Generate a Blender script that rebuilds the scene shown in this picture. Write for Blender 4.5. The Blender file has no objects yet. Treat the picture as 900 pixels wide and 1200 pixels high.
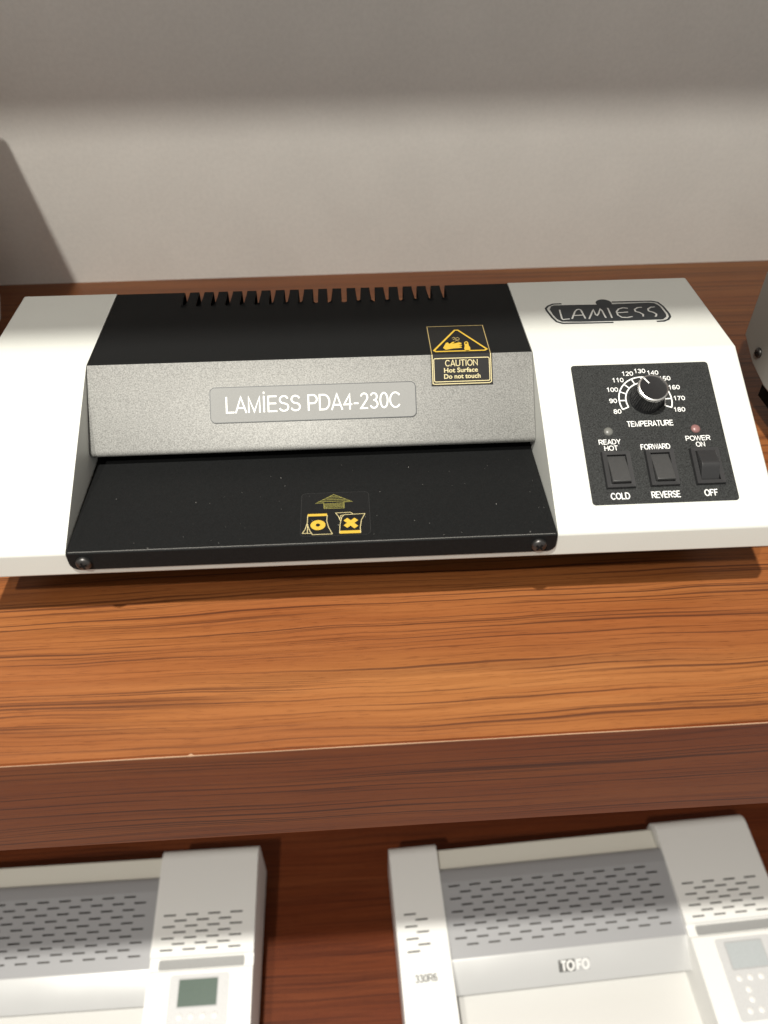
import bpy, bmesh, math, random
from mathutils import Vector, Matrix
random.seed(7)
PI = math.pi
sc = bpy.context.scene
COL = sc.collection

# ------------------------------------------------------------------ camera
FPX = 900.0                                   # focal length in photo pixels (900 x 1200)
CX, CY, CZ = -0.0109, -0.3236, 0.3570
YAW, PIT, ROL = 0.0562, 0.7507, -0.0070
_f = Vector((math.sin(YAW)*math.cos(PIT), math.cos(YAW)*math.cos(PIT), -math.sin(PIT)))
_r0 = Vector((math.cos(YAW), -math.sin(YAW), 0))
_u0 = _r0.cross(_f)
_r = _r0*math.cos(ROL) + _u0*math.sin(ROL)
_u = -_r0*math.sin(ROL) + _u0*math.cos(ROL)
CAM = Vector((CX, CY, CZ))
cd = bpy.data.cameras.new('camera')
cam = bpy.data.objects.new('camera', cd); COL.objects.link(cam)
m3 = Matrix((_r, _u, -_f)).transposed()
cam.matrix_world = Matrix.Translation(CAM) @ m3.to_4x4()
cd.sensor_fit = 'VERTICAL'; cd.sensor_height = 36.0; cd.sensor_width = 27.0
cd.lens = 36.0*FPX/1200.0
cd.clip_start = 0.01; cd.clip_end = 50
cd.dof.use_dof = True; cd.dof.focus_distance = 0.535; cd.dof.aperture_fstop = 6.5
sc.camera = cam

# ------------------------------------------------------------------ light
w = bpy.data.worlds.new('World'); sc.world = w; w.use_nodes = True
bg = w.node_tree.nodes['Background']
bg.inputs['Color'].default_value = (1.0, 0.975, 0.92, 1); bg.inputs['Strength'].default_value = 0.45

def lamp(name, loc, target, size, power, col):
    l = bpy.data.lights.new(name, 'AREA'); l.shape = 'DISK'; l.size = size; l.energy = power; l.color = col
    o = bpy.data.objects.new(name, l); COL.objects.link(o); o.location = loc
    d = Vector(target) - Vector(loc)
    o.rotation_euler = d.to_track_quat('-Z', 'Y').to_euler()
    return o
lamp('ceiling_downlight', (-0.35, -0.65, 2.20), (0.0, -0.25, 0.0), 0.075, 84, (1.0, 0.968, 0.885))
lamp('ceiling_downlight', (-0.70, -1.46, 2.20), (0.0, 0.1, 0.0), 0.075, 41, (1.0, 0.968, 0.885))

sc.view_settings.view_transform = 'Standard'; sc.view_settings.look = 'None'
sc.view_settings.gamma = 1.0; sc.view_settings.exposure = 0.0
sc.view_settings.use_curve_mapping = False
sc.render.engine = 'CYCLES'
sc.render.resolution_x = 768; sc.render.resolution_y = 1024

# ------------------------------------------------------------------ materials
def nodes(name):
    m = bpy.data.materials.new(name); m.use_nodes = True
    nt = m.node_tree; b = nt.nodes['Principled BSDF']
    return m, nt, b
def N(nt, t, **kw):
    n = nt.nodes.new(t)
    for k, v in kw.items(): setattr(n, k, v)
    return n
def ramp(nt, fac, stops):
    r = N(nt, 'ShaderNodeValToRGB')
    el = r.color_ramp.elements
    while len(el) < len(stops): el.new(0.5)
    for e, (p, c) in zip(el, stops): e.position = p; e.color = (*c, 1) if len(c) == 3 else c
    nt.links.new(fac, r.inputs[0]); return r.outputs[0]
def noise(nt, vec, scale, detail=3, rough=0.55, dist=0.0):
    n = N(nt, 'ShaderNodeTexNoise'); n.inputs['Scale'].default_value = scale
    n.inputs['Detail'].default_value = detail; n.inputs['Roughness'].default_value = rough
    n.inputs['Distortion'].default_value = dist
    if vec is not None: nt.links.new(vec, n.inputs['Vector'])
    return n.outputs['Fac']
def mixc(nt, fac, a, b, mode='MIX'):
    n = N(nt, 'ShaderNodeMix', data_type='RGBA', blend_type=mode)
    if isinstance(fac, float): n.inputs[0].default_value = fac
    else: nt.links.new(fac, n.inputs[0])
    for i, x in ((6, a), (7, b)):
        if isinstance(x, tuple): n.inputs[i].default_value = (*x, 1)
        else: nt.links.new(x, n.inputs[i])
    return n.outputs[2]
def paint(name, col, rough=0.45, metal=0.0, grain=0.05, gscale=900, bump=0.0, bscale=1500, wear=0.0, spec=0.5):
    m, nt, b = nodes(name)
    co = N(nt, 'ShaderNodeTexCoord').outputs['Object']
    g = noise(nt, co, gscale, 2)
    big = noise(nt, co, 14, 4)
    lo = tuple(c*(1-grain) for c in col); hi = tuple(min(1, c*(1+grain)) for c in col)
    c = ramp(nt, g, [(0.32, lo), (0.68, hi)])
    if wear:
        d = ramp(nt, big, [(0.40, (1-wear,)*3), (0.62, (1, 1, 1))])
        c = mixc(nt, 1.0, c, d, 'MULTIPLY')
    nt.links.new(c, b.inputs['Base Color'])
    rr = N(nt, 'ShaderNodeMapRange'); rr.inputs[3].default_value = rough-0.05; rr.inputs[4].default_value = rough+0.07
    nt.links.new(big, rr.inputs[0]); nt.links.new(rr.outputs[0], b.inputs['Roughness'])
    b.inputs['Metallic'].default_value = metal
    b.inputs['Specular IOR Level'].default_value = spec
    if bump:
        bn = N(nt, 'ShaderNodeBump'); bn.inputs['Strength'].default_value = bump; bn.inputs['Distance'].default_value = 0.0004
        h = noise(nt, co, bscale, 2); nt.links.new(h, bn.inputs['Height']); nt.links.new(bn.outputs[0], b.inputs['Normal'])
    return m
def wood(name, off, tint, spec=0.45):
    m, nt, b = nodes(name)
    co = N(nt, 'ShaderNodeTexCoord').outputs['Object']
    sp = N(nt, 'ShaderNodeSeparateXYZ'); nt.links.new(co, sp.inputs[0])
    g = N(nt, 'ShaderNodeMath', operation='SUBTRACT'); nt.links.new(sp.outputs[1], g.inputs[0]); nt.links.new(sp.outputs[2], g.inputs[1])
    ax = N(nt, 'ShaderNodeMath', operation='ADD'); nt.links.new(sp.outputs[0], ax.inputs[0]); ax.inputs[1].default_value = off
    flat = N(nt, 'ShaderNodeCombineXYZ'); nt.links.new(ax.outputs[0], flat.inputs[0]); nt.links.new(g.outputs[0], flat.inputs[1])
    # slow waviness of the grain
    mw = N(nt, 'ShaderNodeMapping'); mw.inputs['Scale'].default_value = (3.2, 9, 1); nt.links.new(flat.outputs[0], mw.inputs[0])
    wv = noise(nt, mw.outputs[0], 1.0, 3, 0.5)
    wm = N(nt, 'ShaderNodeMath', operation='MULTIPLY_ADD'); nt.links.new(wv, wm.inputs[0]); wm.inputs[1].default_value = 0.020
    nt.links.new(g.outputs[0], wm.inputs[2])
    v = N(nt, 'ShaderNodeCombineXYZ'); nt.links.new(ax.outputs[0], v.inputs[0]); nt.links.new(wm.outputs[0], v.inputs[1])
    def st(sx, sy, detail, rough=0.55):
        mp = N(nt, 'ShaderNodeMapping'); mp.inputs['Scale'].default_value = (sx, sy, 1); nt.links.new(v.outputs[0], mp.inputs[0])
        return noise(nt, mp.outputs[0], 1.0, detail, rough)
    band = st(1.1, 30, 5, 0.6)
    fine = st(7, 420, 4, 0.65)
    pore = st(70, 1500, 2)
    c = ramp(nt, band, [(0.28, (0.190, 0.061, 0.0165)), (0.50, (0.240, 0.084, 0.0235)), (0.72, (0.280, 0.109, 0.034))])
    mz = N(nt, 'ShaderNodeMapping'); mz.inputs['Scale'].default_value = (2.4, 11, 1); nt.links.new(flat.outputs[0], mz.inputs[0])
    zone = ramp(nt, noise(nt, mz.outputs[0], 1.0, 3), [(0.36, (0.90, 0.80, 0.76)), (0.64, (1.06, 1.09, 1.05))])
    c = mixc(nt, 1.0, c, zone, 'MULTIPLY')
    f2 = ramp(nt, fine, [(0.34, (0.87, 0.83, 0.80)), (0.58, (1.05, 1.05, 1.05))])
    c = mixc(nt, 1.0, c, f2, 'MULTIPLY')
    lines = None
    for sx, sy, lo, hi, amt in ((2.0, 330, 0.59, 0.70, 0.80), (3.2, 520, 0.59, 0.70, 0.75), (8.0, 760, 0.60, 0.72, 0.6), (1.2, 90, 0.58, 0.80, 0.40)):
        k = ramp(nt, st(sx, sy, 1, 0.4), [(lo, (0, 0, 0)), (hi, (amt,)*3)])
        lines = k if lines is None else mixc(nt, 1.0, lines, k, 'LIGHTEN')
    c = mixc(nt, lines, c, (0.055, 0.015, 0.006))
    p2 = ramp(nt, pore, [(0.30, (0.60, 0.53, 0.48)), (0.42, (1, 1, 1))])
    c = mixc(nt, 0.8, c, p2, 'MULTIPLY')
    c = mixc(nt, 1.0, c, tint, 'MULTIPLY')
    nt.links.new(c, b.inputs['Base Color'])
    rr = N(nt, 'ShaderNodeMapRange'); rr.inputs[3].default_value = 0.36; rr.inputs[4].default_value = 0.50
    nt.links.new(fine, rr.inputs[0]); nt.links.new(rr.outputs[0], b.inputs['Roughness'])
    b.inputs['Specular IOR Level'].default_value = spec
    bn = N(nt, 'ShaderNodeBump'); bn.inputs['Strength'].default_value = 0.12; bn.inputs['Distance'].default_value = 0.0006
    nt.links.new(pore, bn.inputs['Height']); nt.links.new(bn.outputs[0], b.inputs['Normal'])
    return m
def plain(name, col, rough=0.5, metal=0.0, spec=0.5):
    m, nt, b = nodes(name)
    co = N(nt, 'ShaderNodeTexCoord').outputs['Object']
    c = ramp(nt, noise(nt, co, 600, 2), [(0.3, tuple(x*0.94 for x in col)), (0.7, tuple(min(1, x*1.05) for x in col))])
    nt.links.new(c, b.inputs['Base Color'])
    b.inputs['Roughness'].default_value = rough; b.inputs['Metallic'].default_value = metal
    b.inputs['Specular IOR Level'].default_value = spec
    return m

M = {}
M['wood'] = wood('cherry_laminate', 0.0, (1.0, 1.0, 1.0))
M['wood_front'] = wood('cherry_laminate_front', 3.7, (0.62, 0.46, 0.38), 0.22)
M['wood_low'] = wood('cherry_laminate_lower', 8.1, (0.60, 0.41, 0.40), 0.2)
M['band'] = plain('edge_banding_core', (0.36, 0.215, 0.13), 0.6)
M['wall'] = paint('wall_paint', (0.88, 0.855, 0.805), 0.6, grain=0.025, gscale=260, bump=0.05, bscale=500, wear=0.03)
M['white'] = paint('white_powder_coat', (0.575, 0.582, 0.548), 0.42, grain=0.012, bump=0.05, bscale=2200, wear=0.02)
M['black'] = paint('black_powder_coat', (0.0085, 0.0088, 0.0090), 0.52, grain=0.25, gscale=1600, bump=0.25, bscale=2400, spec=0.09)
M['silver'] = paint('silver_hammer_paint', (0.315, 0.313, 0.300), 0.72, metal=0.22, grain=0.28, gscale=1300, bump=0.35, bscale=1700, spec=0.3)
M['plate'] = paint('nameplate_grey', (0.235, 0.235, 0.228), 0.7, metal=0.15, grain=0.05, gscale=1700)
M['panel'] = paint('control_panel_print', (0.0185, 0.0195, 0.0193), 0.6, grain=0.9, gscale=1500, spec=0.25)
M['plastic'] = plain('black_plastic', (0.020, 0.020, 0.021), 0.42)
M['knob'] = plain('knob_black', (0.016, 0.016, 0.017), 0.33)
M['dark'] = plain('dark_interior', (0.008, 0.008, 0.008), 0.8, spec=0.1)
M['chrome'] = plain('bright_metal', (0.92, 0.91, 0.89), 0.34, 1.0)
M['rocker'] = plain('rocker_plastic_lit', (0.042, 0.042, 0.042), 0.45)  # lighter copy of the black plastic: light on tilted rockers put into colour
M['screw'] = plain('dark_screw', (0.085, 0.082, 0.08), 0.38, 0.9)
M['print'] = plain('white_print', (0.80, 0.80, 0.78), 0.5)
M['gold'] = plain('yellow_print', (0.50, 0.325, 0.035), 0.5)
M['gold_line'] = plain('gold_line_print', (0.33, 0.25, 0.10), 0.45)
M['cream_print'] = plain('cream_print', (0.50, 0.425, 0.22), 0.5)
M['olive_print'] = plain('olive_print', (0.22, 0.20, 0.05), 0.5)
M['sticker'] = plain('sticker_black', (0.013, 0.0125, 0.012), 0.5, spec=0.15)
M['film'] = plain('film_sticker', (0.0068, 0.0070, 0.0073), 0.5, spec=0.22)
M['film_edge'] = plain('film_sticker_edge', (0.022, 0.022, 0.022), 0.40)
M['ink'] = plain('dark_print', (0.022, 0.026, 0.030), 0.45)
M['logo_line'] = plain('logo_line', (0.48, 0.48, 0.46), 0.45)
M['lamp_grey'] = plain('grey_lens', (0.13, 0.13, 0.12), 0.35)
M['lamp_red'] = plain('pink_lens', (0.21, 0.105, 0.10), 0.35)
M['rubber'] = plain('rubber', (0.015, 0.015, 0.015), 0.8)
M['grey_case'] = paint('grey_powder_coat', (0.27, 0.26, 0.235), 0.5, grain=0.04, bump=0.06, bscale=2200)
M['pale_case'] = paint('pale_grey_plastic', (0.74, 0.73, 0.71), 0.5, grain=0.02)
M['abs'] = paint('white_plastic', (0.82, 0.815, 0.79), 0.42, grain=0.012)
M['abs_cream'] = paint('cream_plastic', (0.74, 0.72, 0.64), 0.45, grain=0.012)
M['abs_grey'] = paint('grey_plastic', (0.335, 0.335, 0.345), 0.42, grain=0.02)
M['alu'] = paint('pale_aluminium', (0.62, 0.62, 0.615), 0.30, metal=0.35, grain=0.01)
M['groove'] = plain('grey_groove', (0.44, 0.44, 0.44), 0.5)
M['pad'] = plain('button_panel', (0.60, 0.60, 0.60), 0.45)
M['dust'] = plain('dust_speck', (0.20, 0.195, 0.18), 0.9)
M['bare'] = plain('fold_highlight_grey', (0.17, 0.168, 0.16), 0.5)  # pale grey standing in for the highlight on the tray's worn fold
M['vent_floor'] = plain('groove_grey', (0.30, 0.30, 0.295), 0.5)
M['abs_table'] = paint('feed_table_plastic', (0.66, 0.65, 0.625), 0.45, grain=0.012)
M['vent'] = plain('vent_inside', (0.10, 0.095, 0.085), 0.7)
M['lcd_green'] = plain('green_lcd', (0.115, 0.155, 0.130), 0.25)
M['lcd_glare'] = plain('glare_lcd', (0.47, 0.50, 0.51), 0.25)  # glare on the screen put into its base colour
M['button'] = plain('white_button', (0.80, 0.79, 0.77), 0.4)
M['grey_print'] = plain('grey_print', (0.12, 0.12, 0.115), 0.5)

# ------------------------------------------------------------------ mesh helpers
def link(name, me, mat, parent=None, smooth=None):
    o = bpy.data.objects.new(name, me); COL.objects.link(o)
    if mat: me.materials.append(M[mat])
    if parent: o.parent = parent
    if smooth is not None:
        for p in me.polygons: p.use_smooth = True
        me.set_sharp_from_angle(angle=math.radians(smooth))
    return o
def from_bm(name, bm, mat, parent=None, smooth=None, normals=True):
    if normals: bmesh.ops.recalc_face_normals(bm, faces=bm.faces)
    me = bpy.data.meshes.new(name); bm.to_mesh(me); bm.free()
    return link(name, me, mat, parent, smooth)
def empty(name, loc=(0, 0, 0), rz=0.0):
    o = bpy.data.objects.new(name, None); COL.objects.link(o); o.empty_display_size = 0.05
    o.location = loc; o.rotation_euler = (0, 0, rz); return o
def tag(o, label=None, cat=None, group=None, kind=None):
    for k, v in (('label', label), ('category', cat), ('group', group), ('kind', kind)):
        if v: o[k] = v
    return o
def box(bm, x0, x1, y0, y1, z0, z1):
    vs = [bm.verts.new((x, y, z)) for x in (x0, x1) for y in (y0, y1) for z in (z0, z1)]
    for f in ((0, 1, 3, 2), (4, 6, 7, 5), (0, 4, 5, 1), (2, 3, 7, 6), (0, 2, 6, 4), (1, 5, 7, 3)):
        bm.faces.new([vs[i] for i in f])
def prism_x(bm, prof, x0, x1):
    a = [bm.verts.new((x0, y, z)) for y, z in prof]; b = [bm.verts.new((x1, y, z)) for y, z in prof]
    n = len(prof)
    bm.faces.new(a); bm.faces.new(b[::-1])
    for i in range(n): bm.faces.new((a[i], b[i], b[(i+1) % n], a[(i+1) % n]))
def bevel(o, wdt, seg=2, ang=30):
    md = o.modifiers.new('bevel', 'BEVEL'); md.width = wdt; md.segments = seg
    md.limit_method = 'ANGLE'; md.angle_limit = math.radians(ang); md.harden_normals = False
    for p in o.data.polygons: p.use_smooth = True
    o.data.set_sharp_from_angle(angle=math.radians(50))
    return o

class Facet:
    """a flat face of a thing: u along its x axis, v up the face, w out of it"""
    def __init__(s, A, B, x0=0.0):
        s.o = Vector((x0, A[0], A[1])); s.u = Vector((1, 0, 0))
        s.v = Vector((0, B[0]-A[0], B[1]-A[1])).normalized(); s.n = s.u.cross(s.v)
        s.len = math.hypot(B[0]-A[0], B[1]-A[1])
    def p(s, u, v, w_=0.0): return s.o + s.u*u + s.v*v + s.n*w_
    def hit(s, px, py, root):           # photo pixel -> u, v on this face
        d = _f + _r*((px-450)/FPX) - _u*((py-600)/FPX)
        rm = Matrix.Rotation(-root[3], 3, 'Z')
        c = rm @ (CAM - Vector(root[:3])); d = rm @ d
        t = (s.o - c).dot(s.n)/d.dot(s.n); q = c + d*t - s.o
        return (q.dot(s.u), q.dot(s.v))
def sheet(name, F, pts, wz, mat, parent, thick=0.0):
    bm = bmesh.new()
    vs = [bm.verts.new(F.p(u, v, wz)) for u, v in pts]
    f = bm.faces.new(vs)
    if thick:
        r = bmesh.ops.extrude_face_region(bm, geom=[f])
        for e in r['geom']:
            if isinstance(e, bmesh.types.BMVert): e.co += F.n*thick
    o = from_bm(name, bm, mat, parent)
    return o
def rrect(u0, u1, v0, v1, r, seg=5):
    out = []
    for (cu, cv, a0) in ((u1-r, v1-r, 0), (u0+r, v1-r, PI/2), (u0+r, v0+r, PI), (u1-r, v0+r, 1.5*PI)):
        for k in range(seg+1):
            a = a0 + PI/2*k/seg; out.append((cu+r*math.cos(a), cv+r*math.sin(a)))
    return out
def stroke_bm(bm, F, pts, wd, wz, closed=False):
    """ribbon along a polyline, mitred"""
    n = len(pts); L = []; R_ = []
    for i in range(n):
        p = Vector(pts[i])
        a = Vector(pts[i-1]) if (i > 0 or closed) else None
        b = Vector(pts[(i+1) % n]) if (i < n-1 or closed) else None
        d1 = (p-a).normalized() if a is not None else None
        d2 = (b-p).normalized() if b is not None else None
        if d1 is None: d1 = d2
        if d2 is None: d2 = d1
        n1 = Vector((-d1.y, d1.x)); n2 = Vector((-d2.y, d2.x)); m_ = n1+n2
        m_ = n1 if m_.length < 1e-6 else m_.normalized()
        k = wd/2/max(0.45, m_.dot(n1))
        L.append(bm.verts.new(F.p(*(p+m_*k), wz))); R_.append(bm.verts.new(F.p(*(p-m_*k), wz)))
    for i in range(n if closed else n-1):
        j = (i+1) % n
        bm.faces.new((R_[i], R_[j], L[j], L[i]))
def strokes(name, F, lines, wd, wz, mat, parent):
    bm = bmesh.new()
    for i, ln in enumerate(lines):
        pts, cl = ln if isinstance(ln, tuple) and isinstance(ln[1], bool) else (ln, False)
        stroke_bm(bm, F, pts, wd, wz+i*4e-6, cl)
    return from_bm(name, bm, mat, parent, normals=False)
def polys(name, F, plist, wz, mat, parent):
    bm = bmesh.new()
    for pts in plist:
        ar = sum(pts[i-1][0]*pts[i][1]-pts[i][0]*pts[i-1][1] for i in range(len(pts)))
        if ar < 0: pts = pts[::-1]
        bm.faces.new([bm.verts.new(F.p(u, v, wz)) for u, v in pts])
    bmesh.ops.triangulate(bm, faces=bm.faces[:])
    return from_bm(name, bm, mat, parent, normals=False)
def text(name, s, F, u0, u1, vc, h, wz, mat, parent, bold=0.0, shear=0.0, rot=0.0):
    """printed word between u0 and u1, centred on v, h tall"""
    cu = bpy.data.curves.new('lettering', 'FONT'); cu.body = s; cu.size = 1.0; cu.offset = bold; cu.resolution_u = 4
    t = bpy.data.objects.new('lettering_source', cu); COL.objects.link(t)
    dg = bpy.context.evaluated_depsgraph_get()
    me = bpy.data.meshes.new_from_object(t.evaluated_get(dg))
    bpy.data.objects.remove(t); bpy.data.curves.remove(cu)
    xs = [v.co.x for v in me.vertices]; ys = [v.co.y for v in me.vertices]
    x0, x1, y0, y1 = min(xs), max(xs), min(ys), max(ys)
    if 'İ' in s: y1 = y0 + (y1-y0)*0.79
    ca, sa = math.cos(rot), math.sin(rot)
    for v in me.vertices:
        a = (v.co.x-x0)/(x1-x0)-0.5; b_ = (v.co.y-y0)/(y1-y0)-0.5
        a *= (u1-u0); b_ *= h; a += b_*shear
        v.co = F.p((u0+u1)/2 + a*ca-b_*sa, vc + a*sa+b_*ca, wz)
    me.name = name
    return link(name, me, mat, parent)
def _el(cx, cy, rx, ry, a0, a1, n=14):
    a0, a1 = math.radians(a0), math.radians(a1)
    return [(cx+rx*math.cos(a0+(a1-a0)*k/n), cy+ry*math.sin(a0+(a1-a0)*k/n)) for k in range(n+1)]
GLYPH = {                                      # plain grotesque capitals as pen strokes: (advance, strokes)
 'A': (.70, [[(.03, 0), (.35, .96), (.67, 0)], [(.15, .31), (.55, .31)]]),
 'C': (.74, [_el(.38, .5, .32, .45, 38, 322, 22)]),
 'D': (.74, [[(.08, .05), (.08, .95), (.32, .95)] + _el(.32, .5, .35, .45, 80, -80) + [(.32, .05), (.03, .05)]]),
 'E': (.66, [[(.62, .05), (.09, .05), (.09, .95), (.60, .95)], [(.09, .52), (.57, .52)]]),
 'F': (.61, [[(.09, 0), (.09, .95), (.58, .95)], [(.09, .51), (.50, .51)]]),
 'H': (.74, [[(.09, 0), (.09, 1)], [(.65, 0), (.65, 1)], [(.09, .53), (.65, .53)]]),
 'I': (.28, [[(.14, 0), (.14, 1)]]),
 'İ': (.28, [[(.14, 0), (.14, 1)], [(.14, 1.12), (.14, 1.25)]]),
 'L': (.57, [[(.09, 1), (.09, .05), (.55, .05)]]),
 'M': (.84, [[(.09, 0), (.09, .94), (.42, .06), (.75, .94), (.75, 0)]]),
 'N': (.74, [[(.09, 0), (.09, .92), (.65, .08), (.65, 1)]]),
 'O': (.80, [_el(.40, .5, .34, .45, 0, 352, 30) + [(.74, .5)]]),
 'P': (.66, [[(.09, 0), (.09, .95), (.36, .95)] + _el(.38, .70, .22, .25, 85, -85, 10) + [(.36, .45), (.09, .45)]]),
 'R': (.72, [[(.09, 0), (.09, .95), (.40, .95)] + _el(.42, .71, .22, .24, 85, -85, 10) + [(.40, .47), (.09, .47)], [(.40, .45), (.66, 0)]]),
 'S': (.67, [_el(.34, .73, .24, .22, 15, 250, 14) + _el(.34, .275, .26, .225, 75, -165, 16)]),
 'T': (.62, [[(.31, 0), (.31, .95)], [(.01, .95), (.61, .95)]]),
 'U': (.74, [[(.09, 1), (.09, .35)] + _el(.37, .34, .28, .29, 180, 360, 14) + [(.65, .35), (.65, 1)]]),
 'V': (.68, [[(.03, 1), (.34, .05), (.65, 1)]]),
 'W': (.94, [[(.03, 1), (.25, .06), (.47, .94), (.69, .06), (.91, 1)]]),
 'Y': (.68, [[(.03, 1), (.34, .44), (.34, 0)], [(.65, 1), (.34, .44)]]),
 '0': (.57, [_el(.285, .5, .22, .45, 90, 442, 28) + [(.285, .95)]]),
 '1': (.57, [[(.12, .76), (.24, .84), (.33, .97), (.33, 0)]]),
 '2': (.57, [_el(.285, .71, .20, .24, 165, -30, 12) + [(.08, .05), (.50, .05)]]),
 '3': (.57, [_el(.27, .735, .19, .215, 160, -85, 12) + _el(.27, .28, .22, .235, 85, -160, 14)]),
 '4': (.57, [[(.40, 0), (.40, .92), (.05, .31), (.54, .31)]]),
 '5': (.57, [[(.48, .95), (.14, .95), (.09, .48)] + _el(.27, .31, .22, .26, 130, -155, 14)]),
 '6': (.57, [_el(.30, .62, .20, .33, 35, 175, 12) + [(.08, .5)] + _el(.29, .30, .21, .25, 180, 530, 22)]),
 '7': (.57, [[(.05, .93), (.50, .93), (.30, .5), (.20, 0)]]),
 '8': (.57, [_el(.285, .735, .18, .215, 0, 355, 20), _el(.285, .28, .215, .235, 0, 355, 22)]),
 '9': (.57, [_el(.27, .38, .20, .33, 215, 355, 12) + [(.49, .5)] + _el(.28, .70, .21, .25, 0, 350, 22)]),
 '-': (.36, [[(.04, .36), (.32, .36)]]), ' ': (.30, []), }
def letters(name, s, F, u0, u1, vc, h, wz, mat, parent, wd):
    tot = sum(GLYPH[c][0] for c in s) + 0.03*(len(s)-1); k = (u1-u0)/tot; x = 0; lines = []
    for c in s:
        adv, st = GLYPH[c]
        for ln in st: lines.append([(u0+(x+px)*k, vc+(py-0.5)*h) for px, py in ln])
        x += adv+0.03
    return strokes(name, F, lines, wd*h, wz, mat, parent)
def disc_bm(bm, F, u, v, prof, seg=32, sx=1.0):
    """lathe about the face normal: prof = [(radius, w), ...]"""
    rings = []
    for r, wz in prof:
        if r <= 0: rings.append([bm.verts.new(F.p(u, v, wz))]); continue
        rings.append([bm.verts.new(F.p(u+r*math.cos(2*PI*k/seg)*sx, v+r*math.sin(2*PI*k/seg), wz)) for k in range(seg)])
    for a, b in zip(rings, rings[1:]):
        for k in range(seg):
            j = (k+1) % seg
            if len(b) == 1 and len(a) > 1: bm.faces.new((a[k], a[j], b[0]))
            elif len(a) == 1 and len(b) > 1: bm.faces.new((a[0], b[k], b[j]))
            elif len(a) > 1: bm.faces.new((a[k], a[j], b[j], b[k]))
def lathe(name, F, u, v, prof, mat, parent, seg=32, smooth=40):
    bm = bmesh.new(); disc_bm(bm, F, u, v, prof, seg)
    return from_bm(name, bm, mat, parent, smooth)
def screw(F, u, v, r, parent, rot=0.3):
    o = lathe('screw', F, u, v, [(r, -0.0004), (r, r*0.22), (r*0.92, r*0.40), (r*0.72, r*0.54), (r*0.4, r*0.62), (0, r*0.64)], 'screw', parent, 24)
    bm = bmesh.new()
    for a in (rot, rot+PI/2):
        c, s_ = math.cos(a), math.sin(a); L, W_ = r*0.55, r*0.13
        pts = [(-L, -W_), (L, -W_), (L, W_), (-L, W_)]
        bm.faces.new([bm.verts.new(F.p(u+x*c-y*s_, v+x*s_+y*c, r*0.665 + (0.00001 if a > rot else 0))) for x, y in pts])
    from_bm('cross_recess', bm, 'dark', o)
    return o
def arc(cu, cv, r, a0, a1, n=12, ry=None):
    ry = ry or r
    return [(cu+r*math.cos(a0+(a1-a0)*k/n), cv+ry*math.sin(a0+(a1-a0)*k/n)) for k in range(n+1)]

# ------------------------------------------------------------------ the setting
ZS = -0.033                                    # top of the shelf, in the laminator's heights
YW, YF, T = 0.4850, -0.0977, 0.1013
ZLOW = -0.860; ZUP = 0.7500 + T
def make_shelf(name, z, mat, front):
    bm = bmesh.new(); box(bm, -1.9, 1.9, YF+0.0018, YW, z-T, z)
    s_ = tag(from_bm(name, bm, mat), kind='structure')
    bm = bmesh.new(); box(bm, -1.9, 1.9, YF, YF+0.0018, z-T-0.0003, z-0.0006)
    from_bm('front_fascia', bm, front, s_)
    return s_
shelf = make_shelf('shelf', ZS, 'wood', 'wood_front')
# pale worn edge of the laminate, with two chips knocked out of it
bm = bmesh.new(); prev = None; x = -0.62
while x < 0.62:
    h = 0.00038 + 0.00012*math.sin(x*41)+0.0001*math.sin(x*97+1) + random.uniform(-0.00004, 0.00004)
    dpt = 0.00035 + 0.00012*math.sin(x*53+2)+random.uniform(-0.00004, 0.00004)
    for cxp in (-0.107, 0.246):
        if abs(x-cxp) < 0.0013: h += 0.0005; dpt += 0.0012
    row = [bm.verts.new(c) for c in ((x, YF+dpt, ZS+0.00012), (x, YF-0.00012, ZS+0.00012), (x, YF-0.00012, ZS-h))]
    if prev:
        for k in range(2): bm.faces.new((prev[k], prev[k+1], row[k+1], row[k]))
    prev = row; x += random.uniform(0.0012, 0.003)
from_bm('worn_edge', bm, 'band', shelf)
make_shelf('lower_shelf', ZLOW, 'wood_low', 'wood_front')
make_shelf('upper_shelf', ZUP, 'wood', 'wood_front')
bm = bmesh.new(); box(bm, -1.9, 1.9, YW, YW+0.02, ZLOW-0.2, ZUP+0.6)
tag(from_bm('back_wall', bm, 'wall'), kind='structure')

# ------------------------------------------------------------------ the laminator
LR = (0.0, 0.0, 0.0, -0.0103)                  # its place and turn on the shelf
yb, yt, H, zl, ys, zs, xa, xb, zb = 0.2172, 0.1170, 0.0859, 0.0309, 0.0781, 0.0445, -0.1812, 0.1124, 0.0120
HW = 0.25
slope = Facet((0, zl), (yt, H)); top = Facet((yt, H), (yb, H)); silv = Facet((ys, zs), (yt, H))
ZT = 0.0322                                    # feed tray height
tray = Facet((0, ZT), (0.1, ZT)); lip = Facet((-0.0016, 0), (-0.0016, 0.1))
sideR = None

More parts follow.
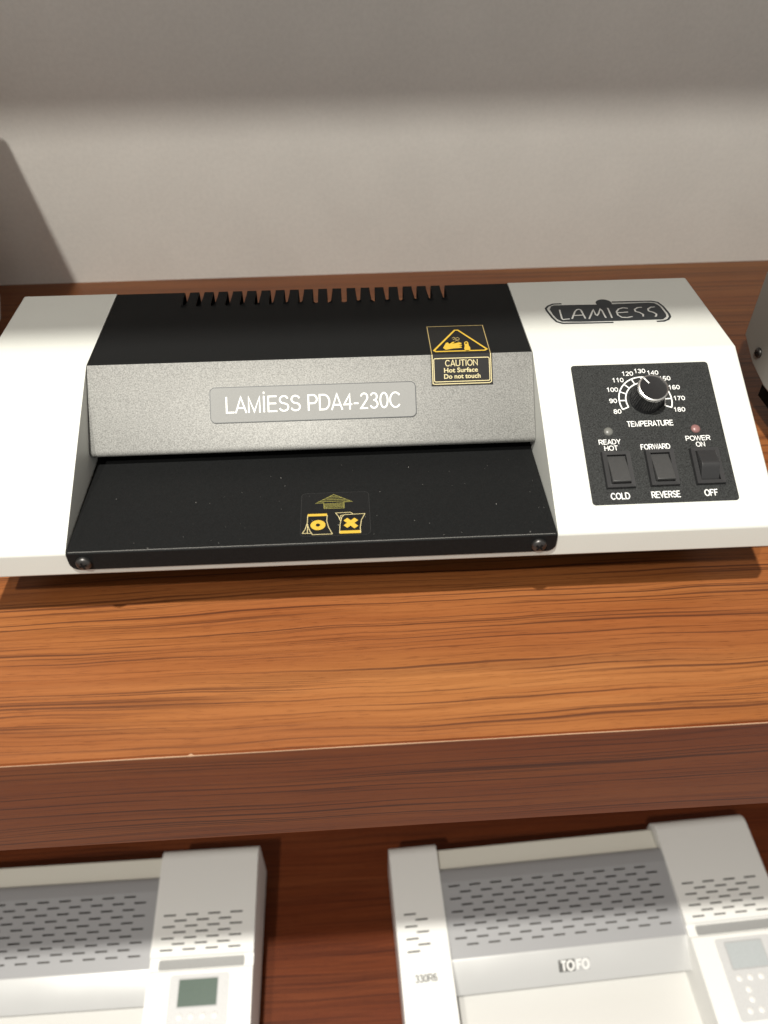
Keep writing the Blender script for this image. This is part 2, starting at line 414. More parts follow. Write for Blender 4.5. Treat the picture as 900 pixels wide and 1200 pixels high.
def seat(root):                                # root at the feet, meshes measured from the case
    root.location.z += ZS
    for c in root.children: c.matrix_parent_inverse = Matrix.Translation((0, 0, -ZS))
    return root
def make_laminator(case_mat, full=True):
    root = empty('laminator', LR[:3], LR[3])
    bm = bmesh.new()
    prof = [(0, zb), (0, zl), (yt, H), (yb, H), (yb, 0.030), (yb-0.024, 0.0175), (yb-0.05, zb)]
    bm.free()
    for xo, xi in ((-HW, xa), (HW, xb)):
        bm = bmesh.new(); prism_x(bm, prof, min(xo, xi), max(xo, xi))
        bw = bm.edges.layers.float.new('bevel_weight_edge')
        for ed in bm.edges: ed[bw] = 0.0 if all(abs(v.co.x-xi) < 1e-6 for v in ed.verts) else 1.0
        o = bevel(from_bm('case', bm, case_mat, root), 0.0016, 3); o.modifiers[0].limit_method = 'WEIGHT'
    bm = bmesh.new(); box(bm, xa, xb, 0.0, yb-0.03, zb, 0.0292)
    bw = bm.edges.layers.float.new('bevel_weight_edge')
    for ed in bm.edges: ed[bw] = 1.0 if all(abs(v.co.y) < 1e-6 and abs(v.co.z-zb) < 1e-6 for v in ed.verts) else 0.0
    o = bevel(from_bm('base', bm, case_mat, root), 0.0016, 3); o.modifiers[0].limit_method = 'WEIGHT'
    bm = bmesh.new(); box(bm, -0.236, 0.238, 0.030, 0.19, -0.0125, zb+0.001)
    from_bm('bottom_pan', bm, 'dark', root)
    for fx in (-0.20, 0.215):
        for fy in (0.055, 0.165):
            bm = bmesh.new(); F0 = Facet((0, 0), (1, 0)); disc_bm(bm, F0, fx, fy, [(0, ZS), (0.010, ZS), (0.012, -0.012)], 20)
            from_bm('rubber_foot', bm, 'rubber', root, 40)
    for sx, xx in ((-1, -HW), (1, HW)):
        FS = Facet((0, 0), (0, 1)); FS.o = Vector((xx, 0, 0)); FS.u = Vector((0, -sx*-1.0, 0)); FS.v = Vector((0, 0, 1)); FS.n = Vector((sx, 0, 0))
        screw(FS, (yb-0.029)*FS.u.y, 0.030, 0.0042, root, 0.6)
    # black top cover: rear edge cut into teeth, slots running over onto the back
    bm = bmesh.new(); e = 0.0005
    g = lambda x, y, z: bm.verts.new((x, y, z))
    x0, x1 = xa+e, xb-e; zt_ = H-0.0003
    def quad(xl, xr, p, q): bm.faces.new((g(xl, *p), g(xr, *p), g(xr, *q), g(xl, *q)))
    sd = 0.0235; dn = 0.020
    ns = 19; p0, pitch, sw = -0.1289, 0.01063, 0.0040
    quad(x0, x1, (yt+0.0002, zt_), (yb-sd, zt_))
    edges = [x0]
    for k in range(ns): c = p0+k*pitch; edges += [c-sw/2, c+sw/2]
    edges.append(x1)
    for k in range(0, len(edges), 2):
        a, b = edges[k], edges[k+1]
        quad(a, b, (yb-sd, zt_), (yb-0.0016, zt_)); quad(a, b, (yb-0.0016, zt_), (yb, zt_-0.0016)); quad(a, b, (yb, zt_-0.0016), (yb, zt_-dn))
    for k in range(ns):                        # rounded inner ends of the slots
        c = p0+k*pitch
        for s_ in (-1, 1):
            vs = [g(c+s_*sw/2, yb-sd, zt_)]
            for a in range(5):
                t = PI/2*a/4; vs.append(g(c+s_*sw/2*math.cos(t), yb-sd+sw/2*(1-math.sin(t)), zt_))
            vs = [vs[0]] + vs[1:][::-1] if False else vs
            pts = [g(c+s_*sw/2, yb-sd, zt_), g(c+s_*sw/2, yb-sd+sw/2, zt_)]
            ar = [g(c+s_*sw/2*math.cos(PI/2*a/4), yb-sd+sw/2*(1-math.sin(PI/2*a/4)), zt_) for a in range(1, 5)]
            for v_ in vs: bm.verts.remove(v_)
            bm.faces.new(pts+ar if s_ > 0 else (pts+ar)[::-1])
    quad(x0, x1, (yb, zt_-dn), (yb, 0.030))
    bmesh.ops.remove_doubles(bm, verts=bm.verts, dist=1e-6)
    cover = from_bm('top_cover', bm, 'black', root)
    sm = cover.modifiers.new('sheet', 'SOLIDIFY'); sm.thickness = 0.0011; sm.offset = -1
    # silver front panel, its lower edge rolled under
    bm = bmesh.new(); d = silv
    pr = [(yt+0.0004, H-0.0002)]
    r = 0.0030
    ang = math.atan2(H-zs, yt-ys)              # slope of the face
    cyc, czc = ys+0.0006+r*math.sin(ang), zs+0.0006-r*math.cos(ang)
    for k in range(7):
        a = PI/2+ang - 0.0 + (PI/2+0.6)*k/6
        pr.append((cyc+r*math.cos(a), czc+r*math.sin(a)))
    pr.append((ys+0.040, zs-0.0015))
    A = [bm.verts.new((x0, y, z)) for y, z in pr]; B = [bm.verts.new((x1, y, z)) for y, z in pr]
    for i in range(len(pr)-1): bm.faces.new((A[i], B[i], B[i+1], A[i+1]))
    bmesh.ops.recalc_face_normals(bm, faces=bm.faces)
    front = from_bm('front_panel', bm, 'silver', root, 40, normals=False)
    sm = front.modifiers.new('sheet', 'SOLIDIFY'); sm.thickness = 0.0010; sm.offset = 0
    # feed tray with its folded lip
    bm = bmesh.new()
    th = 0.0016; box(bm, x0, x1, -th, 0.1150, ZT-0.0022, ZT)
    tr = from_bm('feed_tray', bm, 'black', root); bevel(tr, 0.0009, 4)
    lp = rrect(x0, x1, 0.0181, ZT-0.0004, 0.0055, 6)
    lp = [p for p in lp if not (p[1] > ZT-0.0059)] ; lp = [(x1, ZT-0.0012), (x0, ZT-0.0012)] + lp
    FL = Facet((0, 0), (0, 1)); FL.n = Vector((0, -1, 0))
    o = sheet('tray_lip', FL, lp, 0.0002, 'black', tr, 0.00135); bevel(o, 0.0003, 2)
    screw(lip, -0.1716, 0.0243, 0.0047, tr, 0.25); screw(lip, 0.1010, 0.0245, 0.0047, tr, 0.9)
    bm = bmesh.new(); box(bm, x0, x1, 0.113, 0.1145, ZT-0.001, 0.075)
    from_bm('feed_slot', bm, 'dark', root)
    if not full: return seat(root)
    strokes('fold_highlight', tray, [[(x0+0.0015+k*(x1-x0-0.003)/60, -0.00055+0.00006*math.sin(k*1.9)) for k in range(61)]], 0.00042, 0.00004, 'bare', tr)  # highlight along the fold, put in as a thin pale line
    bm = bmesh.new(); rd = random.Random(3)    # dust specks on the black tray and lip
    for k in range(55):
        u, v = rd.uniform(xa+0.004, xb-0.004), rd.random()**1.0*0.072
        a, sz = rd.uniform(0, PI), rd.choice((0.00008, 0.00011, 0.00016)); ln_ = sz*rd.choice((1, 1, 1.6, 3))
        c, q = math.cos(a), math.sin(a)
        bm.faces.new([bm.verts.new(tray.p(u+x*c-y*q, v+x*q+y*c, 0.00030)) for x, y in ((-ln_, -sz), (ln_, -sz), (ln_, sz), (-ln_, sz))])
    tag(from_bm('dust', bm, 'dust', tr, normals=False), kind='stuff')

    # nameplate
    npl = sheet('nameplate', silv, rrect(-0.1018, 0.0335, 0.0163, 0.0398, 0.0035), 0.0004, 'plate', root, 0.0005)
    strokes('outline', silv, [(rrect(-0.1016, 0.0333, 0.0165, 0.0396, 0.0033), True)], 0.00045, 0.00096, 'ink', npl)
    letters('lettering', 'LAMİESS PDA4-230C', silv, -0.0920, 0.0237, 0.0279, 0.0108, 0.00100, 'print', npl, 0.092)

    # maker's badge printed on the white top
    hit = lambda F: (lambda x, y: F.hit(x, y, LR))
    zb_ = lambda x, y: top.hit(620+x/5.0, 330+y/5.0, LR)
    P = lambda *c: [zb_(*q) for q in c]
    body = P((118, 158), (128, 146), (146, 140), (300, 137), (470, 134), (700, 124), (735, 128), (762, 142), (790, 170), (806, 196), (806, 212), (790, 222), (600, 228), (470, 232), (200, 238), (172, 232), (148, 212), (124, 182))
    bdg = polys('badge', top, [body], 0.00015, 'ink', root)
    hub = zb_(437, 127)
    hx = zb_(484, 127)[0]-hub[0]
    polys('badge_knob', top, [arc(hub[0], hub[1], hx, 0, 2*PI*23/24, 23, hx*0.95)], 0.00022, 'ink', bdg)
    strokes('badge_outline', top, [P((190, 131), (140, 133), (112, 144), (98, 158), (104, 172), (136, 212), (162, 236), (196, 246), (330, 244), (494, 240)),
                                   P((484, 121), (600, 118), (715, 116), (752, 122), (784, 146), (820, 190), (826, 206), (816, 222), (790, 232), (748, 234))], 0.0016, 0.00018, 'ink', bdg)
    strokes('badge_inner_line', top, [P((124, 150), (116, 162), (136, 196), (160, 222), (190, 238), (300, 239), (440, 237)),
                                      P((484, 128), (690, 121), (740, 126), (770, 146), (806, 192), (808, 208), (788, 224), (760, 229))], 0.0009, 0.00021, 'logo_line', bdg)
    L = [P((178, 166), (192, 218), (200, 224), (238, 220)),
         P((252, 220), (268, 178), (280, 166), (292, 164), (304, 170), (330, 218)), P((264, 200), (318, 198)),
         P((352, 220), (370, 178), (376, 166), (390, 196), (398, 200), (406, 192), (416, 162), (426, 170), (450, 214)),
         P((460, 156), (486, 214)),
         P((578, 158), (550, 155), (524, 162), (512, 178), (520, 198), (544, 211), (576, 212), (606, 206)), P((520, 184), (580, 180)),
         P((660, 152), (636, 154), (618, 164), (622, 176), (650, 184), (668, 194), (668, 206)),
         P((736, 150), (712, 152), (696, 162), (700, 174), (728, 182), (746, 192), (744, 204), (736, 206))]
    strokes('lettering', top, L, 0.00115, 0.00024, 'logo_line', bdg)

    # hot-surface sticker folded over the edge between cover and front panel
    su0, su1 = 0.0441, 0.0850
    bm = bmesh.new()
    a0 = [top.p(su0, 0.0372, 0.0003), top.p(su1, 0.0372, 0.0003)]
    a1 = [top.p(su0, 0.0001, 0.0003), top.p(su1, 0.0001, 0.0003)]
    a2 = [silv.p(su0, silv.len+0.0001, 0.0009), silv.p(su1, silv.len+0.0001, 0.0009)]
    a3 = [silv.p(su0, 0.0362, 0.0009), silv.p(su1, 0.0362, 0.0009)]
    vv = [[bm.verts.new(c) for c in r_] for r_ in (a0, a1, a2, a3)]
    for i in range(3): bm.faces.new((vv[i][0], vv[i+1][0], vv[i+1][1], vv[i][1]))
    stk = from_bm('warning_sticker', bm, 'sticker', root)
    tag(stk, 'black warning sticker with gold triangle and caution text')
    m_ = 0.0010; wt, ws = 0.00042, 0.00100
    strokes('border', top, [[(su0+m_, 0.0), (su0+m_, 0.0362), (su1-m_, 0.0362), (su1-m_, 0.0)]], 0.0005, wt, 'gold_line', stk)
    strokes('border', silv, [[(su0+m_, silv.len), (su0+m_, 0.0376), (su0+m_+0.0012, 0.0372), (su1-m_-0.0012, 0.0372), (su1-m_, 0.0380), (su1-m_, silv.len)]], 0.0006, ws, 'cream_print', stk)
    strokes('warning_triangle', top, [([(0.0482, 0.0034), (0.0808, 0.0034), (0.0824, 0.0048), (0.0660, 0.0305), (0.0638, 0.0305), (0.0470, 0.0048)], True)], 0.0013, wt, 'gold', stk)
    z5 = lambda x, y: top.hit(480+x/7.5, 370+y/7.5, LR)
    Q = lambda *c: [z5(*q) for q in c]
    hand = Q((296, 300), (320, 252), (338, 246), (350, 262), (378, 242), (392, 240), (396, 248), (372, 262), (400, 254), (436, 246), (458, 252), (456, 262), (432, 268), (458, 270), (464, 278), (436, 284), (458, 288), (462, 298), (430, 302), (390, 304), (350, 312), (322, 318))
    hand = [(u, v*0.92+0.0022) for u, v in hand]
    polys('hand_symbol', top, [hand], wt, 'gold', stk)
    polys('thermometer_symbol', top, [Q((484, 268), (478, 244), (486, 232), (504, 230), (514, 240), (520, 266), (532, 284), (534, 304), (516, 314), (490, 312), (480, 296))], wt, 'gold', stk)
    polys('thermometer_bore', top, [Q((488, 252), (488, 240), (502, 238), (506, 250))], wt+0.00004, 'sticker', stk)
    strokes('steam_symbol', top, [Q((372, 202), (388, 194), (404, 204), (420, 196), (440, 206)), Q((380, 216), (396, 208), (412, 218), (440, 212)), Q((396, 230), (412, 222), (436, 228))], 0.00045, wt, 'gold_line', stk)
    strokes('text_frame', silv, [(rrect(0.0461, 0.0830, 0.0387, 0.0541, 0.0010, 3), True)], 0.00055, ws, 'cream_print', stk)
    letters('lettering', 'CAUTION', silv, 0.0536, 0.0754, 0.0509, 0.0042, ws, 'cream_print', stk, 0.13)
    text('lettering', 'Hot Surface', silv, 0.0527, 0.0752, 0.0462, 0.0031, ws, 'cream_print', stk, 0.02)
    text('lettering', 'Do not touch', silv, 0.0526, 0.0768, 0.0421, 0.0031, ws, 'cream_print', stk, 0.02)

    # feeding-direction sticker on the tray
    z6 = lambda x, y: tray.hit(330+x/6.92, 560+y/6.92, LR)
    Q = lambda *c: [z6(*q) for q in c]
    c0, c1 = z6(150, 480), z6(705, 110)
    ft = sheet('feed_sticker', tray, rrect(c0[0], c1[0], c0[1], c1[1], 0.003), 0.00008, 'film', root)
    tag(ft, 'clear film sticker with yellow feeding direction symbols')
    strokes('film_edge', tray, [(rrect(c0[0], c1[0], c0[1], c1[1], 0.003), True)], 0.00025, 0.00012, 'film_edge', ft)
    strokes('arrow_symbol', tray, [(Q((278, 208), (422, 136), (572, 192), (505, 196), (507, 245), (345, 250), (342, 204)), True)] + [Q((278+ (422-278)*(1-k/4.6), 206-66*(1-k/4.6)-2), (572-(572-422)*(1-k/4.6), 196-56*(1-k/4.6)-2)) for k in (1, 2, 3, 4)] + [Q((344, 214+k*9), (506, 203+k*10)) for k in range(4)], 0.00042, 0.00014, 'olive_print', ft)
    strokes('sheet_symbol', tray, [Q((212, 305), (368, 300)),], 0.0021, 0.00014, 'gold', ft)
    strokes('sheet_symbol', tray, [Q((212, 305), (208, 380), (228, 430), (250, 462), (412, 456), (380, 400), (366, 350), (370, 304)), Q((208, 370), (190, 420), (168, 452), (240, 452)), Q((212, 380), (208, 452))], 0.00042, 0.00015, 'cream_print', ft)
    dc = z6(295, 384); dr = z6(356, 384)[0]-dc[0]
    bm = bmesh.new()
    dv = z6(295, 344)[1]-dc[1]
    o_ = arc(dc[0], dc[1], dr, 0, 2*PI*27/28, 27, dv); i_ = arc(dc[0], dc[1], dr*0.30, 0, 2*PI*27/28, 27, dv*0.32)
    O = [bm.verts.new(tray.p(*p, 0.00014)) for p in o_]; I = [bm.verts.new(tray.p(*p, 0.00014)) for p in i_]
    for k in range(28): bm.faces.new((O[k], O[(k+1) % 28], I[(k+1) % 28], I[k]))
    from_bm('ring_symbol', bm, 'gold', ft)
    strokes('sheet_symbol', tray, [Q((472, 442), (640, 436))], 0.0024, 0.00014, 'gold', ft)
    strokes('sheet_symbol', tray, [Q((470, 450), (474, 380), (488, 320), (508, 300), (572, 296), (676, 290), (648, 340), (638, 400), (642, 446)), Q((478, 350), (460, 312), (438, 286), (560, 280), (578, 294)), Q((470, 340), (480, 306), (500, 302))], 0.00042, 0.00015, 'cream_print', ft)
    strokes('cross_symbol', tray, [Q((518, 336), (606, 400)), Q((606, 334), (518, 396))], 0.0032, 0.00014, 'gold', ft)

    # control panel
    cp = sheet('control_panel', slope, rrect(0.1360, 0.2275, 0.0176, 0.1172, 0.0022), 0.0002, 'panel', root, 0.0002)
    W_ = 0.00046
    ku, kv = 0.1813, 0.0898
    a0, a1 = math.radians(202), math.radians(-21)
    ro, ri = 0.0172, 0.0128
    ln = [arc(ku, kv, ro, a0, a1, 40), arc(ku, kv, ri, a0, a1, 40)]
    for k in range(11):
        a = a0+(a1-a0)*k/10; ln.append([(ku+ri*math.cos(a), kv+ri*math.sin(a)), (ku+ro*math.cos(a), kv+ro*math.sin(a))])
    strokes('dial_scale', slope, ln, 0.0008, W_, 'print', cp)
    for k in range(11):
        a = a0+(a1-a0)*k/10; s_ = str(80+10*k); hw = 0.0013*len(s_)
        rr_ = 0.0212 + (0.0010 if len(s_) == 3 else 0)
        cu, cv = ku+rr_*math.cos(a), kv+(rr_-0.0004)*math.sin(a)
        letters('lettering', s_, slope, cu-hw, cu+hw, cv, 0.0031, W_, 'print', cp, 0.15)
    for s_, u0, u1, vc, h in (('TEMPERATURE', 0.1663, 0.1963, 0.0726, 0.0039), ('READY', 0.1460, 0.1601, 0.0604, 0.0034), ('HOT', 0.1489, 0.1577, 0.0560, 0.0034),
                              ('FORWARD', 0.1722, 0.1911, 0.0560, 0.0037), ('POWER', 0.2019, 0.2180, 0.0610, 0.0034), ('ON', 0.2078, 0.2137, 0.0566, 0.0034),
                              ('COLD', 0.1480, 0.1599, 0.0231, 0.0043), ('REVERSE', 0.1733, 0.1914, 0.0231, 0.0043), ('OFF', 0.2065, 0.2150, 0.0232, 0.0043)):
        letters('lettering', s_, slope, u0, u1, vc, h, W_, 'print', cp, 0.135)
    for nm, u, v, mt in (('ready', 0.1535, 0.0677, 'lamp_grey'), ('power', 0.2098, 0.0676, 'lamp_red')):
        lathe('indicator_lamp', slope, u, v, [(0.0030, 0.0001), (0.0030, 0.0006), (0.0025, 0.0013), (0.0014, 0.0018), (0, 0.0020)], mt, cp, 24, 80)
    # temperature knob
    kb = lathe('knob', slope, ku, kv, [(0.0104, 0.0003), (0.0104, 0.0012), (0.0100, 0.0020), (0.0092, 0.0145)], 'knob', root, 48)
    lathe('knob_ring', slope, ku, kv, [(0.0091, 0.0136), (0.0096, 0.0140), (0.0097, 0.0149), (0.0094, 0.0158), (0.0087, 0.0161), (0.0085, 0.0156)], 'chrome', kb, 48)
    lathe('knob_cap', slope, ku, kv, [(0.0088, 0.0145), (0.0087, 0.0155), (0.0050, 0.0152), (0, 0.0151)], 'knob', kb, 48)
    bm = bmesh.new()
    for k in range(40):                        # grip ribs
        a = 2*PI*k/40; t = Vector((-math.sin(a), math.cos(a)))
        c_ = Vector((math.cos(a), math.sin(a)))
        pts = []
        for (r_, wz) in ((0.0101, 0.0022), (0.0093, 0.0138)):
            for s_ in (-1, 1): q = c_*(r_-0.0002)+t*s_*0.0003; pts.append(slope.p(ku+q.x, kv+q.y, wz))
            q = c_*(r_+0.0003); pts.append(slope.p(ku+q.x, kv+q.y, wz))
        vs = [bm.verts.new(p) for p in pts]
        bm.faces.new((vs[0], vs[2], vs[5], vs[3])); bm.faces.new((vs[2], vs[1], vs[4], vs[5])); bm.faces.new((vs[3], vs[5], vs[4]))
    from_bm('grip_rib', bm, 'knob', kb)
    pa = math.radians(125)
    strokes('pointer_line', slope, [[(ku+0.0040*math.cos(pa), kv+0.0040*math.sin(pa)), (ku+0.0087*math.cos(pa), kv+0.0087*math.sin(pa))]], 0.0009, 0.0159, 'print', kb)
    # rocker switches
    for (u0, v0, st_) in ((0.1459, 0.0278, 1), (0.1736, 0.0283, 1), (0.2023, 0.0283, 0)):
        u1, v1 = u0+0.0184, v0+0.0252
        bm = bmesh.new()
        o_ = [(u0, v0), (u1, v0), (u1, v1), (u0, v1)]
        i_ = [(u0+0.0031, v0+0.0027), (u1-0.0031, v0+0.0027), (u1-0.0031, v1-0.0027), (u0+0.0031, v1-0.0027)]
        z_ = 0.0028
        R0 = [bm.verts.new(slope.p(*p, 0.0003)) for p in o_]; R1 = [bm.verts.new(slope.p(p[0]+(0.0004 if p[0] == u0 else -0.0004), p[1]+(0.0004 if p[1] == v0 else -0.0004), z_)) for p in o_]
        R2 = [bm.verts.new(slope.p(*p, z_-0.0001)) for p in i_]; R3 = [bm.verts.new(slope.p(*p, 0.0006)) for p in i_]
        bm.faces.new(R3)
        for a, b in ((R0, R1), (R1, R2), (R2, R3)):
            for k in range(4): j = (k+1) % 4; bm.faces.new((a[k], a[j], b[j], b[k]))
        fr = from_bm('switch', bm, 'plastic', root, normals=True)
        bm = bmesh.new()
        p0_, p1_ = u0+0.0034, u1-0.0034; q0, q1 = v0+0.0029, v1-0.0029; n = 12
        rows = []
        for k in range(n+1):
            t = k/n
            if st_: z_ = 0.0060 - 0.0048*t + 0.0004*math.sin(PI*t)
            else: z_ = (0.0012 + 0.0062*min(1, t/0.45) if t < 0.45 else 0.0074 - 0.0030*(t-0.45)/0.55)
            rows.append((q0+(q1-q0)*t, z_))
        prof = [(q0+0.0002, 0.0007)] + rows + [(q1-0.0002, 0.0007)]
        A = [bm.verts.new(slope.p(p0_, v, z)) for v, z in prof]; B = [bm.verts.new(slope.p(p1_, v, z)) for v, z in prof]
        for k in range(len(prof)-1): bm.faces.new((A[k], B[k], B[k+1], A[k+1]))
        bm.faces.new(A[::-1]); bm.faces.new(B)
        ro_ = from_bm('rocker', bm, 'rocker' if st_ else 'plastic', fr); bevel(ro_, 0.0005, 2)
    return seat(root)

lam = make_laminator('white')
tag(lam, 'white desktop laminator with black cover, silver front panel and temperature dial', 'laminator')
def copy_tree(o, parent=None):
    c = o.copy(); COL.objects.link(c); c.parent = parent
    for ch in o.children: copy_tree(ch, c)
    return c
# the neighbour along the shelf: same build in grey, only its end plate comes into view
nb = make_laminator('grey_case', full=False)
nb.location = (0.3192+HW, 0.0045, ZS); nb.rotation_euler = (0, 0, 0)
tag(nb, 'grey machine beside the dial end of the laminator, end plate with one screw', 'machine')

# tall pale machine past the plain white end of the laminator
pm = empty('office_machine', (-0.347, 0, ZS))
bm = bmesh.new()
prism_x(bm, [(0.06, 0.014), (0.05, 0.10), (0.09, 0.235), (0.13, 0.255), (0.385, 0.255), (0.398, 0.243), (0.398, 0.032), (0.380, 0.014)], -0.40, 0.0)
bevel(from_bm('case', bm, 'pale_case', pm), 0.003, 3)
F0 = Facet((0, 0), (1, 0))
for fx in (-0.36, -0.04):
    for fy in (0.09, 0.35): lathe('rubber_foot', F0, fx, fy, [(0, 0), (0.009, 0), (0.010, 0.015)], 'rubber', pm, 20)
FF = Facet((0.05, 0.10), (0.09, 0.235), 0)
sheet('control_panel', FF, rrect(-0.35, -0.05, 0.02, 0.12, 0.01), 0.0004, 'abs_grey', pm, 0.001)
tag(pm, 'tall pale grey machine beside the plain white end of the laminator', 'machine')

# ------------------------------------------------------------------ pouch laminators on the lower shelf
def perf(bm, F, u0, u1, v0, v1, nrow, pitch, slot, sh, first, stagger, mu):
    """flat sheet with staggered open slots; u0..u1, v0..v1 the sheet, slots keep mu from its sides"""
    q = lambda a, b, c, d: bm.faces.new([bm.verts.new(F.p(x, y)) for x, y in ((a, c), (b, c), (b, d), (a, d))]) if b-a > 1e-6 and d-c > 1e-6 else None
    v = v0; gap = (first[1]-first[0])/max(1, nrow-1)
    for k in range(nrow):
        vc = first[0]+gap*k
        q(u0, u1, v, vc-sh/2)
        x = u0+mu + (pitch/2 if (k+stagger) % 2 else 0); last = u0
        while x+slot <= u1-mu+1e-6:
            q(last, x, vc-sh/2, vc+sh/2); last = x+slot; x += pitch
        q(last, u1, vc-sh/2, vc+sh/2); v = vc+sh/2
    q(u0, u1, v, v1)
def strip(bm, prof, x0, x1, skip=(), caps=True):
    A = [bm.verts.new((x0, y, z)) for y, z in prof]; B = [bm.verts.new((x1, y, z)) for y, z in prof]
    for i in range(len(prof)-1):
        if i not in skip: bm.faces.new((A[i], B[i], B[i+1], A[i+1]))
    if caps: bm.faces.new(A); bm.faces.new(B[::-1])
def rear(yr, h, r, n=6):
    return [(yr-r+r*math.cos(a), h-r+r*math.sin(a)) for a in [PI/2*k/n for k in range(n+1)]]
WB, HB, DB = 0.527, 0.110, 0.300
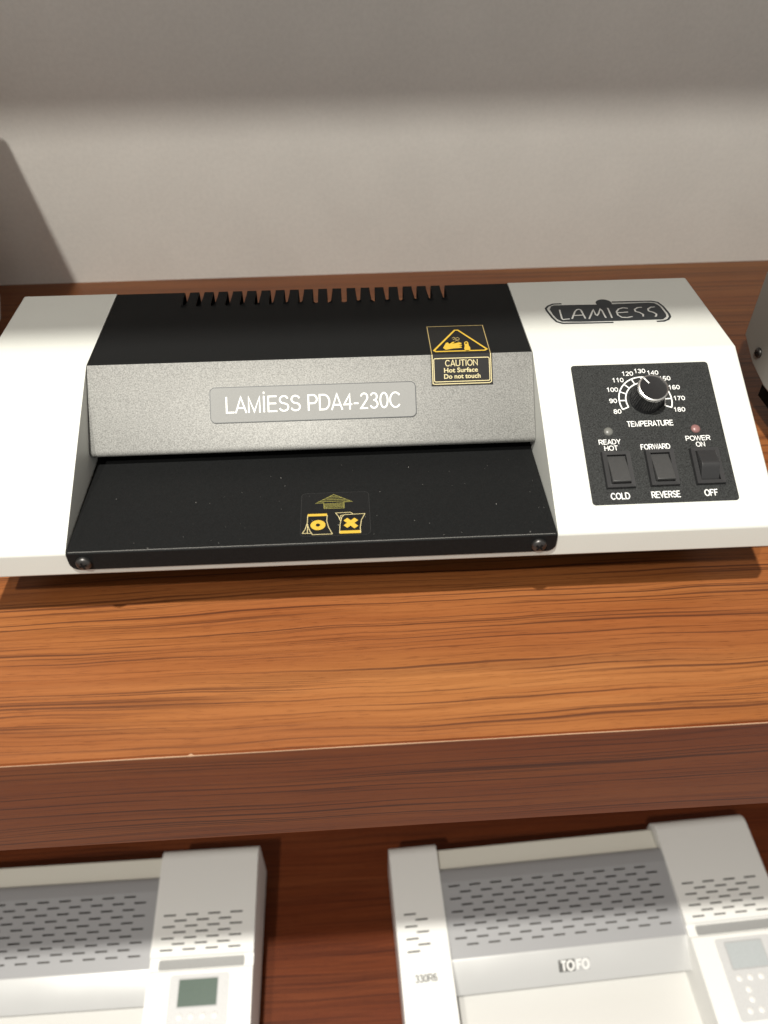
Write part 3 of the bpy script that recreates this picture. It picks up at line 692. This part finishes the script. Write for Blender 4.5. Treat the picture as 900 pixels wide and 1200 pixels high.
def make_pouch(loc, rz, lcd, label, marked):
    root = empty('pouch_laminator', loc, rz)
    tag(root, label, 'laminator', 'white laminators on the lower shelf')
    # end housings
    sl = math.tan(math.radians(5.5))
    zz = lambda y: HB - (-y-0.02)*sl
    def module(x0, x1, vy0, vy1, n, mu, groove):
        segs = [(0, 0.006)] + rear(0.0, HB, 0.018)[0:] + [(vy1, zz(vy1))]
        k = len(segs); segs += [(vy0, zz(vy0))]
        if groove: segs += [(vy0-0.003, zz(vy0-0.003)), (vy0-0.005, zz(vy0)-0.005), (vy0-0.019, zz(vy0-0.019)-0.0045), (vy0-0.021, zz(vy0-0.021))]
        segs += [(-DB+0.03, zz(-DB+0.03)), (-DB+0.012, zz(-DB+0.02)-0.004), (-DB, 0.06), (-DB, 0.006)]
        bm = bmesh.new(); strip(bm, segs, x0, x1, (k-1,), True)
        F = Facet((vy0, zz(vy0)), (vy1, zz(vy1)))
        o = from_bm('end_housing', bm, 'abs', root, 35)
        bm = bmesh.new(); perf(bm, F, x0, x1, 0, F.len, n, 0.0300, 0.0165, 0.0021, (0.004, F.len-0.004), 0, mu)
        bmesh.ops.remove_doubles(bm, verts=bm.verts, dist=1e-6)
        from_bm('vent_grille', bm, 'abs', o, normals=False)
        bm = bmesh.new(); box(bm, x0+0.004, x1-0.004, vy0-0.002, vy1+0.002, 0.02, zz(vy0)-0.003)
        from_bm('vent_backing', bm, 'vent', o)
        if groove:
            FG = Facet((vy0-0.0185, zz(vy0-0.019)-0.0045), (vy0-0.0055, zz(vy0)-0.005))
            sheet('groove_floor', FG, rrect(x0+0.012, x1-0.012, 0.0005, FG.len-0.0005, 0.002, 3), 0.0006, 'vent_floor', o)
        return o
    lm_ = module(0.0, 0.068, -0.143, -0.090, 7, 0.012, False)
    rm_ = module(WB-0.136, WB, -0.137, -0.087, 7, 0.012, True)
    xl, xr = 0.068, WB-0.136
    # deck behind the cover
    bm = bmesh.new(); box(bm, xl+0.0005, xr-0.0005, -0.045, -0.008, 0.008, 0.096)
    o = from_bm('rear_deck', bm, 'abs_cream', root); bevel(o, 0.003, 3)
    # perforated cover
    ya, za, yb_, zb2 = -0.058, 0.1035, -0.150, 0.0860
    prof = [(-0.036, 0.090), (-0.037, 0.098), (-0.040, 0.1015), (-0.046, 0.1035), (ya, za), (yb_, zb2)]
    bm = bmesh.new(); strip(bm, prof, xl, xr, (4,), False)
    cv = from_bm('cover', bm, 'abs_grey', root, 35); bm = bmesh.new()
    F = Facet((yb_, zb2), (ya, za)); perf(bm, F, xl, xr, 0, F.len, 10, 0.0296, 0.0160, 0.0021, (0.016, F.len-0.005), 1, 0.010)
    bmesh.ops.remove_doubles(bm, verts=bm.verts, dist=1e-6)
    from_bm('vent_grille', bm, 'abs_grey', cv, normals=False)
    bm = bmesh.new(); box(bm, xl+0.002, xr-0.002, yb_+0.004, ya, 0.05, 0.082); from_bm('vent_backing', bm, 'vent', cv)
    # bright front strip
    yc, zc = -0.186, 0.0615
    bm = bmesh.new(); strip(bm, [(yb_, zb2), (yb_-0.002, zb2-0.0003), (yc, zc), (yc+0.001, zc-0.004), (yc+0.02, zc-0.006)], xl, xr, (), False)
    fs = from_bm('front_strip', bm, 'alu', root, 30)
    FS = Facet((yc, zc), (yb_-0.002, zb2-0.0003)); c = FS.len*0.53
    lc = 0.235
    if marked:
        lb = sheet('logo_block', FS, rrect(lc-0.0235, lc-0.0015, c-0.0075, c+0.0075, 0.0006, 2), 0.0003, 'grey_print', fs)
        letters('lettering', 'TO', FS, lc-0.0205, lc-0.0025, c, 0.0120, 0.0007, 'button', fs, 0.24)
        sheet('logo_block', FS, rrect(lc-0.0005, lc+0.0190, c-0.0075, c+0.0075, 0.0006, 2), 0.0003, 'groove', fs)
        letters('lettering', 'FO', FS, lc+0.0008, lc+0.0178, c, 0.0120, 0.0007, 'button', fs, 0.24)
    # feed table
    bm = bmesh.new(); strip(bm, [(-0.150, 0.020), (-0.150, 0.036), (-DB+0.01, 0.034), (-DB, 0.028), (-DB, 0.006), (-0.05, 0.006), (-0.05, 0.020)], xl, xr, (), True)
    from_bm('feed_table', bm, 'abs_table', root, 30)
    for fx in (0.03, WB-0.03):
        for fy in (-0.03, -0.26): lathe('rubber_foot', Facet((0, 0), (1, 0)), fx, fy, [(0, 0), (0.010, 0), (0.011, 0.0065)], 'rubber', root, 20)
    # label on the narrow housing
    FT = Facet((-0.2, zz(-0.2)), (-0.1, zz(-0.1)))
    if marked: letters('lettering', '330R6', FT, 0.018, 0.047, 0.0295, 0.0085, 0.0003, 'grey_print', lm_, 0.17)
    # keypad
    kx0, kx1 = WB-0.136+0.030, WB-0.136+0.106
    pd = sheet('keypad', FT, rrect(kx0, kx1, -0.056, 0.0375, 0.004), 0.0003, 'pad', root, 0.0005)
    fr = sheet('screen_bezel', FT, rrect(kx0+0.011, kx1-0.013, 0.0000, 0.0335, 0.002), 0.0010, 'groove', pd)
    sheet('screen', FT, rrect(kx0+0.0125, kx1-0.0145, 0.0018, 0.0317, 0.001), 0.0013, lcd, pd)
    for r_, cols in ((-0.009, (0, 1, 2, 3)), (-0.022, (0.5, 2.6)), (-0.033, (0.5, 2.6)), (-0.045, (0, 1, 2, 3))):
        for cc in cols: lathe('button', FT, kx0+0.016+cc*0.0148, r_, [(0.0040, 0.0006), (0.0040, 0.0012), (0.0032, 0.0019), (0, 0.0021)], 'button', pd, 16)
    return root
make_pouch((0.019, 0.158, ZLOW), 0.0345, 'lcd_glare', 'white laminator with its narrow housing marked 330R6, grey perforated cover and screen pale with painted glare', True)
make_pouch((-0.168-WB, 0.1745, ZLOW), 0.0, 'lcd_green', 'white laminator with grey green screen, its wide housing next to the bare lower shelf', False)
